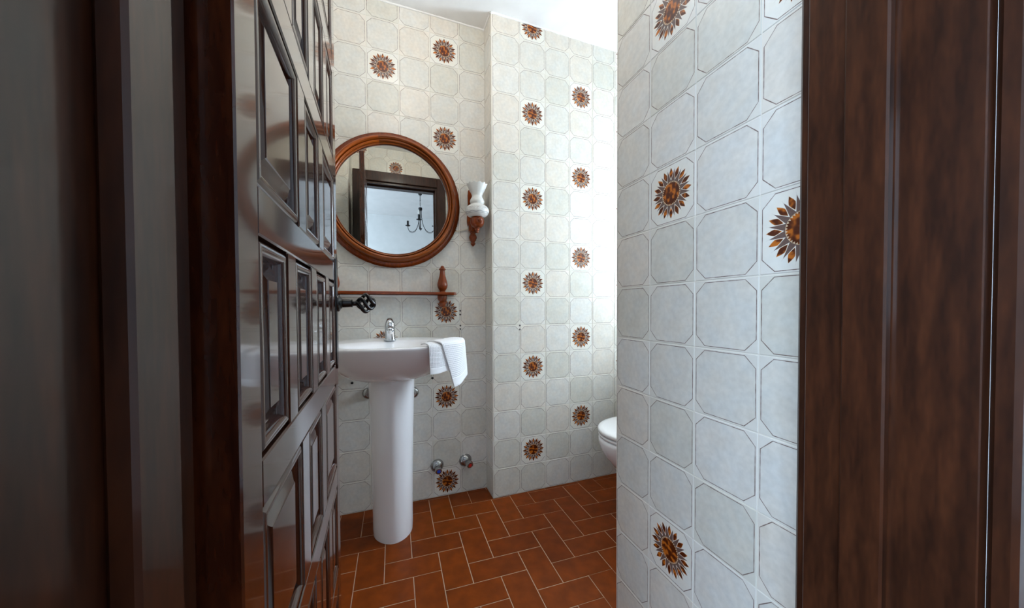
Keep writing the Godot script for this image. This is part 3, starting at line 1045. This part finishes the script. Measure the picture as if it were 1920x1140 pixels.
# ------------------------------------------------------------------ mirror, shelf, lamp
func build_mirror() -> void:
	var root := thing("round_mirror", "round wall mirror in a moulded honey-brown wooden frame", "mirror", Vector3(-0.571, 1.5245, 0.008))
	root.rotation.x = -0.018
	# profile (radius, height off the wall)
	var prof := [Vector2(0.334, 0.0), Vector2(0.335, 0.006), Vector2(0.3345, 0.0095), Vector2(0.333, 0.0105), Vector2(0.331, 0.009), Vector2(0.3305, 0.0088), Vector2(0.3298, 0.016), Vector2(0.3265, 0.0255), Vector2(0.319, 0.0335), Vector2(0.310, 0.0365), Vector2(0.302, 0.0352), Vector2(0.298, 0.0305), Vector2(0.2965, 0.0225), Vector2(0.296, 0.0225), Vector2(0.2945, 0.0270), Vector2(0.290, 0.0298), Vector2(0.2850, 0.028), Vector2(0.282, 0.0235), Vector2(0.2815, 0.0185), Vector2(0.2808, 0.0185), Vector2(0.279, 0.0220), Vector2(0.276, 0.0215), Vector2(0.274, 0.018), Vector2(0.2735, 0.013)]
	for i in prof.size(): prof[i] = Vector2(0.267 + (prof[i].x - 0.2735) * 0.69, prof[i].y * 1.45)
	var cuts := [1.80, 1.80 + PI / 2, 1.80 + PI, 1.80 + PI * 1.5, 1.80 + TAU]
	for k in 4:
		var rows: Array = []
		var nseg := 40
		for p in smooth_prof(prof, 2):
			var row: Array = []
			for j in nseg + 1:
				var t := lerpf(cuts[k] + 0.0006, cuts[k + 1] - 0.0006, j / float(nseg))
				row.append(Vector3(cos(t) * p.x, sin(t) * p.x, p.y))
			rows.append(row)
		var st := new_st()
		grid(st, rows, false, false, Vector2(0.45, 0.6))
		part("frame_segment", done(st), M.ring_wood_light if k == 0 else M.ring_wood, root)
	var disc: Array = []
	for j in 96: disc.append(Vector3(cos(TAU * j / 96) * 0.270, sin(TAU * j / 96) * 0.270, 0.0155))
	var st2 := new_st(false)
	fan_cap(st2, disc, Vector3.BACK)
	part("mirror_glass", done(st2), M.mirror, root)
	part("backing_board", lathe([Vector2(0.0, 0.0), Vector2(0.31, 0.0), Vector2(0.31, 0.0), Vector2(0.31, 0.004), Vector2(0.0, 0.004)], 64, Vector3.ZERO, Basis(Vector3.RIGHT, PI / 2)), M.honey_wood, root)

func build_shelf() -> void:
	var root := thing("wall_shelf", "narrow varnished wooden shelf with turned spindles below the mirror", "shelf", Vector3(-0.575, 1.06, 0.002))
	var poly := PackedVector2Array()
	var hw := 0.302
	poly.append(Vector2(-hw, 0.0)); poly.append(Vector2(hw, 0.0))
	for c in [[hw - 0.018, 0.088 - 0.018, 0.0], [-hw + 0.018, 0.088 - 0.018, PI / 2]]:
		for i in 7:
			var t: float = c[2] + i / 6.0 * PI / 2
			poly.append(Vector2(c[0] + cos(t) * 0.018, c[1] + sin(t) * 0.018))
	var flipped := PackedVector2Array()
	for p in poly: flipped.append(Vector2(p.x, -p.y))
	var b := part("board", prism(flipped, 0.0, 0.0125, 0.003), M.board_wood, root)
	b.basis = Basis(Vector3.RIGHT, Vector3.FORWARD, Vector3.UP)
	part("mounting_strip", box(Vector3(-0.25, -0.012, 0.0), Vector3(0.225, -0.001, 0.006), 0.001), M.white_paint, root)
	for s in [-1.0, 1.0]:
		var sx := 0.2385 if s > 0.0 else -0.262
		var at := Vector3(sx, 0.0, 0.034)
		part("spindle", lathe([Vector2(0.015, 0.0125), Vector2(0.016, 0.016), Vector2(0.013, 0.020), Vector2(0.0225, 0.034), Vector2(0.0265, 0.050), Vector2(0.0235, 0.068), Vector2(0.0155, 0.098), Vector2(0.0125, 0.122), Vector2(0.0135, 0.126), Vector2(0.0175, 0.129), Vector2(0.0165, 0.134), Vector2(0.010, 0.139), Vector2(0.0085, 0.145), Vector2(0.005, 0.149), Vector2(0.0, 0.150)], 28, at), M.honey_wood, root)
		part("bracket", lathe([Vector2(0.0, -0.062), Vector2(0.010, -0.060), Vector2(0.017, -0.050), Vector2(0.019, -0.040), Vector2(0.014, -0.034), Vector2(0.020, -0.028), Vector2(0.0235, -0.020), Vector2(0.0245, -0.010), Vector2(0.022, -0.001), Vector2(0.0, -0.001)], 24, Vector3(sx, 0, 0.026)), M.honey_wood, root)

func build_sconce() -> void:
	var root := thing("wall_lamp", "wooden wall lamp with a frosted glass oil-lamp chimney beside the mirror", "lamp", Vector3(-0.170, 1.433, 0.001))
	# flat shaped board against the wall (outline right half, mirrored)
	var half := [Vector2(0.0, 0.20), Vector2(0.012, 0.196), Vector2(0.022, 0.185), Vector2(0.0245, 0.16), Vector2(0.024, 0.11), Vector2(0.028, 0.06), Vector2(0.029, 0.02), Vector2(0.026, 0.0)]
	var poly := PackedVector2Array()
	for p in half: poly.append(p)
	for i in range(half.size() - 1, 0, -1): poly.append(Vector2(-half[i].x, half[i].y))
	part("back_plate", prism(poly, 0.0, 0.014, 0.004), M.honey_wood, root)
	part("turned_drop", lathe([Vector2(0.0, -0.113), Vector2(0.006, -0.108), Vector2(0.010, -0.103), Vector2(0.013, -0.099), Vector2(0.012, -0.095), Vector2(0.009, -0.091), Vector2(0.013, -0.084), Vector2(0.019, -0.072), Vector2(0.0205, -0.062), Vector2(0.016, -0.051), Vector2(0.012, -0.044), Vector2(0.017, -0.041), Vector2(0.018, -0.037), Vector2(0.015, -0.034), Vector2(0.022, -0.030), Vector2(0.023, -0.024), Vector2(0.023, 0.012), Vector2(0.020, 0.018), Vector2(0.0, 0.019)], 28, Vector3(0, 0, 0.018)), M.honey_wood, root)
	var tz := Basis(Vector3.RIGHT, PI / 2)
	part("arm", lathe([Vector2(0.012, 0.03), Vector2(0.014, 0.036), Vector2(0.0115, 0.045), Vector2(0.014, 0.060), Vector2(0.014, 0.075)], 20, Vector3(0, -0.004, 0), tz), M.honey_wood, root)
	var c := Vector3(0.002, 0.0, 0.098)
	part("lamp_cup", lathe([Vector2(0.0, -0.032), Vector2(0.014, -0.031), Vector2(0.025, -0.025), Vector2(0.033, -0.012), Vector2(0.0355, 0.002), Vector2(0.0335, 0.014), Vector2(0.028, 0.022), Vector2(0.024, 0.024), Vector2(0.0, 0.024)], 32, c), M.honey_wood, root)
	part("front_knob", lathe([Vector2(0.019, 0.024), Vector2(0.019, 0.031), Vector2(0.0165, 0.034), Vector2(0.0125, 0.035), Vector2(0.012, 0.038), Vector2(0.009, 0.045), Vector2(0.004, 0.048), Vector2(0.0, 0.0485)], 24, c + Vector3(0.004, 0.004, 0.0), tz), M.honey_wood, root)
	part("drop_finial", lathe([Vector2(0.0, -0.057), Vector2(0.006, -0.056), Vector2(0.008, -0.050), Vector2(0.0075, -0.046), Vector2(0.0105, -0.044), Vector2(0.010, -0.039), Vector2(0.013, -0.036), Vector2(0.012, -0.031), Vector2(0.007, -0.028)], 20, c), M.honey_wood, root)
	var gst := new_st()
	lathe_st(gst, smooth_prof([Vector2(0.028, 0.024), Vector2(0.034, 0.023), Vector2(0.049, 0.031), Vector2(0.058, 0.043), Vector2(0.0605, 0.055), Vector2(0.0575, 0.066), Vector2(0.049, 0.076), Vector2(0.037, 0.084), Vector2(0.031, 0.089)]), 48, c)
	part("glass_globe", done(gst), M.opal_print, root)
	# chimney with a scalloped mouth
	var rows: Array = []
	var prof := smooth_prof([Vector2(0.030, 0.088), Vector2(0.0345, 0.094), Vector2(0.0365, 0.102), Vector2(0.0335, 0.112), Vector2(0.028, 0.122), Vector2(0.0265, 0.131), Vector2(0.030, 0.143), Vector2(0.037, 0.156), Vector2(0.0425, 0.167), Vector2(0.048, 0.179), Vector2(0.052, 0.188)])
	var inner: Array = []
	for i in prof.size():
		var r: Array = []
		var r2: Array = []
		var amt := clampf((i - prof.size() + 9) / 8.0, 0.0, 1.0)
		for j in 72:
			var t := TAU * j / 72
			var w := 1.0 + amt * 0.035 * cos(t * 12.0)
			var yy: float = prof[i].y + amt * 0.0028 * cos(t * 12.0)
			r.append(c + Vector3(prof[i].x * w * cos(t), yy, prof[i].x * w * sin(t)))
			r2.append(c + Vector3((prof[i].x * w - 0.002) * cos(t), yy, (prof[i].x * w - 0.002) * sin(t)))
		rows.append(r)
		inner.append(r2)
	var st := new_st()
	grid(st, rows, true, false)
	grid(st, inner, true, true)
	grid(st, [rows[-1], inner[-1]], true, false)
	part("glass_chimney", done(st), M.opal, root)
	# cable running behind the mirror
	var cb := thing("lamp_cable", "thin cream cable running from the wall lamp to the mirror", "cable", Vector3(0, 0, 0))
	part("cord", tube(smooth_prof([Vector3(-0.190, 1.415, 0.010), Vector3(-0.21, 1.411, 0.006), Vector3(-0.235, 1.402, 0.0055), Vector3(-0.263, 1.396, 0.005), Vector3(-0.29, 1.394, 0.005)], 4), 0.0024, 8), M.cable, cb)

func build_ceiling_lamp() -> void:
	# plain opal dome on the bathroom ceiling, above the picture
	var root := thing("ceiling_lamp", "plain opal glass dome lamp on the bathroom ceiling", "lamp", Vector3(-0.48, CEIL, 0.78))
	part("base_plate", lathe([Vector2(0.0, -0.018), Vector2(0.135, -0.018), Vector2(0.14, -0.012), Vector2(0.14, 0.0)], 40), M.white_paint, root)
	var g := mat(srgb(245, 242, 234), 0.3)
	g.emission_enabled = true
	g.emission = LAMP_COLOR
	g.emission_energy_multiplier = 0.4
	part("glass_lamp_dome", lathe([Vector2(0.0, -0.095), Vector2(0.05, -0.091), Vector2(0.09, -0.076), Vector2(0.118, -0.05), Vector2(0.128, -0.019)], 40), g, root)
	var l := OmniLight3D.new()
	l.name = "lamp_light"
	root.add_child(l)
	l.position = Vector3(0, -0.055, 0)
	l.light_color = LAMP_COLOR
	l.light_energy = LAMP_ENERGY
	l.light_size = 0.09
	l.omni_range = 8.0
	l.omni_attenuation = 2.0
	l.shadow_enabled = true

# ------------------------------------------------------------------ valves and wall bits
func build_valves() -> void:
	var tz := Basis(Vector3.RIGHT, PI / 2)
	var rose := [Vector2(0.0, 0.0), Vector2(0.032, 0.0), Vector2(0.0325, 0.003), Vector2(0.030, 0.010), Vector2(0.023, 0.017), Vector2(0.016, 0.021), Vector2(0.014, 0.026), Vector2(0.0, 0.027)]
	var stub := [Vector2(0.012, 0.022), Vector2(0.012, 0.030), Vector2(0.0155, 0.032), Vector2(0.0165, 0.036), Vector2(0.0165, 0.052), Vector2(0.0145, 0.056), Vector2(0.0, 0.0565)]
	var spots := [[Vector3(-0.366, 0.168, 0.001), M.blue_dot, "chrome shut-off valve with a blue dot low on the back wall"], [Vector3(-0.215, 0.172, 0.001), M.red_dot, "chrome shut-off valve with a red dot low on the back wall"]]
	for k in 2:
		var root := thing("shutoff_valve", spots[k][2], "valve", spots[k][0], "shut-off valves on the back wall")
		part("rosette", lathe(rose, 32, Vector3.ZERO, tz), M.chrome_dull, root)
		var b := Basis(Vector3.RIGHT, 0.16) * tz
		if k == 1: b = Basis(Vector3.UP, 0.25) * b
		part("spindle", lathe(stub, 24, Vector3.ZERO, b), M.chrome_dull, root)
		part("marker_dot", lathe([Vector2(0.0085, 0.0), Vector2(0.0085, 0.0012), Vector2(0.0, 0.0014)], 16, b * Vector3(0, 0.0565, 0), b), spots[k][1], root)
		if k == 1:
			part("end_cap", lathe([Vector2(0.0, -0.006), Vector2(0.012, -0.005), Vector2(0.013, 0.004), Vector2(0.0, 0.005)], 16, b * Vector3(0.012, 0.046, 0), b * Basis(Vector3.BACK, -PI / 2)), mat(srgb(112, 58, 38), 0.5), root)
	var hid := [[Vector3(-0.694, 0.578, 0.001), "chrome wall connection peeking out left of the basin pedestal"], [Vector3(-0.484, 0.563, 0.001), "chrome wall connection peeking out right of the basin pedestal"]]
	for h in hid:
		var root := thing("wall_connection", h[1], "valve", h[0], "water connections behind the basin")
		part("rosette", lathe([Vector2(0.0, 0.0), Vector2(0.026, 0.0), Vector2(0.027, 0.004), Vector2(0.024, 0.011), Vector2(0.014, 0.016), Vector2(0.0, 0.017)], 28, Vector3.ZERO, tz), M.chrome_dull, root)
		part("nut", lathe([Vector2(0.013, 0.014), Vector2(0.013, 0.034), Vector2(0.009, 0.036), Vector2(0.0, 0.036)], 6, Vector3.ZERO, tz), M.chrome_dull, root)
	var plug := [Vector2(0.0, 0.0), Vector2(0.0055, 0.0), Vector2(0.0055, 0.0012), Vector2(0.0, 0.002)]
	for h in [[Vector3(-0.767, 0.634, 0.0005), "black wall plug in the tile left of the basin pedestal"], [Vector3(-0.386, 0.629, 0.0005), "black wall plug in the tile joint under the towel"]]:
		var o := part("wall_plug", lathe(plug, 14, Vector3.ZERO, tz), M.black_matt, self, h[0])
		tag(o, h[1], "wall plug", "wall plugs under the basin")
	var screw := [Vector2(0.0, 0.0), Vector2(0.0042, 0.0), Vector2(0.0038, 0.001), Vector2(0.0, 0.0018)]
	var sm := mat(srgb(70, 66, 66), 0.6)
	var ups := ["uppermost", "second", "third", "lowest"]
	var ys := [0.978, 0.958, 0.899, 0.881]
	for i in 4:
		var o := part("wall_screw", lathe(screw, 12, Vector3.ZERO, tz), sm, self, Vector3(-0.2375, ys[i], 0.0008))
		tag(o, "%s of four small grey screws in the joint right of the shelf bracket" % ups[i], "screw", "screws in the back wall")
	for i in 2:
		var o := part("wall_screw", lathe(screw, 12, Vector3.ZERO, tz), sm, self, Vector3(0.0555, [0.899, 0.878][i], PIER_Z + 0.0008))
		tag(o, "%s of two small grey screws in the projecting wall" % ["upper", "lower"][i], "screw", "screws in the projecting wall")

# ------------------------------------------------------------------ toilet
func build_toilet() -> void:
	var root := thing("toilet", "white porcelain toilet with closed lid, half hidden behind the right wall", "toilet", Vector3(0.0, 0, 0.52))
	# plan: rounded front towards -x
	var plan := func(k: float, tip: float, back: float, hw: float) -> Vector2:
		var t := k * TAU
		var c := cos(t)
		var s := sin(t)
		var cx := tip + hw * 1.18
		if c < 0: return Vector2(cx + c * hw * 1.18, s * hw)
		var q := super_pt(t, back - cx, hw, 3.6)
		return Vector2(cx + q.x, q.y)
	var N := 64
	var loft := func(levels: Array) -> ArrayMesh:
		var rows: Array = []
		for l in levels:
			var r: Array = []
			for j in N:
				var p: Vector2 = plan.call(j / float(N), l[1], l[2], l[3])
				r.append(Vector3(p.x, l[0], p.y))
			rows.append(r)
		var st := new_st()
		grid(st, rows, true, false)
		fan_cap(st, rows[-1], Vector3.UP)
		fan_cap(st, rows[0], Vector3.DOWN)
		return done(st)
	part("bowl", loft.call([[0.0, 0.47, 0.86, 0.115], [0.02, 0.475, 0.86, 0.112], [0.10, 0.49, 0.86, 0.105], [0.15, 0.475, 0.87, 0.115], [0.20, 0.430, 0.88, 0.132], [0.25, 0.375, 0.89, 0.153], [0.30, 0.333, 0.90, 0.172], [0.335, 0.315, 0.90, 0.181], [0.365, 0.308, 0.90, 0.185], [0.380, 0.309, 0.90, 0.184], [0.384, 0.314, 0.90, 0.180]]), M.porcelain, root)
	part("seat", loft.call([[0.387, 0.316, 0.80, 0.179], [0.3885, 0.309, 0.80, 0.185], [0.399, 0.307, 0.80, 0.187], [0.4015, 0.312, 0.80, 0.183]]), M.plastic_white, root)
	part("lid", loft.call([[0.405, 0.314, 0.80, 0.182], [0.4065, 0.306, 0.80, 0.188], [0.418, 0.305, 0.80, 0.189], [0.422, 0.310, 0.80, 0.186], [0.4245, 0.33, 0.79, 0.172], [0.426, 0.42, 0.76, 0.10]]), M.plastic_white, root)
	part("hinge", tube([Vector3(0.80, 0.405, -0.09), Vector3(0.80, 0.405, 0.09)], 0.012, 12), M.plastic_white, root)
	var st := new_st(false)
	box_st(st, Vector3(0.80, 0.386, -0.19), Vector3(0.992, 0.76, 0.19), 0.02)
	part("cistern", done(st), M.porcelain, root)
	st = new_st(false)
	box_st(st, Vector3(0.79, 0.761, -0.198), Vector3(0.994, 0.79, 0.198), 0.01)
	part("cistern_lid", done(st), M.porcelain, root)
	part("flush_button", lathe([Vector2(0.02, 0.0), Vector2(0.02, 0.005), Vector2(0.0, 0.006)], 20, Vector3(0.89, 0.79, 0)), M.chrome, root)

# ------------------------------------------------------------------ camera, light, build
func _ready() -> void:
	rng.seed = 20240
	var cam := Camera3D.new()
	cam.name = "camera"
	add_child(cam)
	cam.transform = Transform3D(Basis(Vector3(0.9346, -0.00401, 0.35567), Vector3(0.01048, 0.99981, -0.01628), Vector3(-0.35554, 0.01894, 0.93447)), Vector3(-0.64093, 0.99007, 1.83757))
	var near := 0.02
	var size := near * 1140.0 / 653.87
	cam.set_frustum(size, Vector2(0.0, size * 20.525 / 1140.0), near, 50.0)
	cam.current = true
	var we := WorldEnvironment.new()
	we.name = "environment"
	var env := Environment.new()
	env.background_mode = Environment.BG_SKY
	var sky := Sky.new()
	var sm := PhysicalSkyMaterial.new()
	sky.sky_material = sm
	env.sky = sky
	env.tonemap_mode = Environment.TONE_MAPPER_LINEAR
	env.tonemap_exposure = 2.65
	env.sdfgi_enabled = true
	env.ssao_enabled = true
	env.ssil_enabled = true
	we.environment = env
	add_child(we)
	make_materials()
	# daylight: frosted window above the toilet, large window in the bedroom
	window_in("window_1", Vector3(X_RIGHT + 0.14, 1.46, PIER_Z + 0.45), PI / 2, 0.48, 0.82, Color(0.84, 0.92, 1.0), 2.0, 1.03)
	window_in("window_2", Vector3(-2.72, 1.55, 2.95), -PI / 2, 1.5, 1.4, Color(0.79, 0.895, 1.0), 2.0, 4.4)
	build_shell()
	build_floor()
	build_bedroom()
	build_door()
	build_basin()
	build_faucet()
	build_towel()
	build_mirror()
	build_shelf()
	build_sconce()
	build_ceiling_lamp()
	build_toilet()
	build_valves()
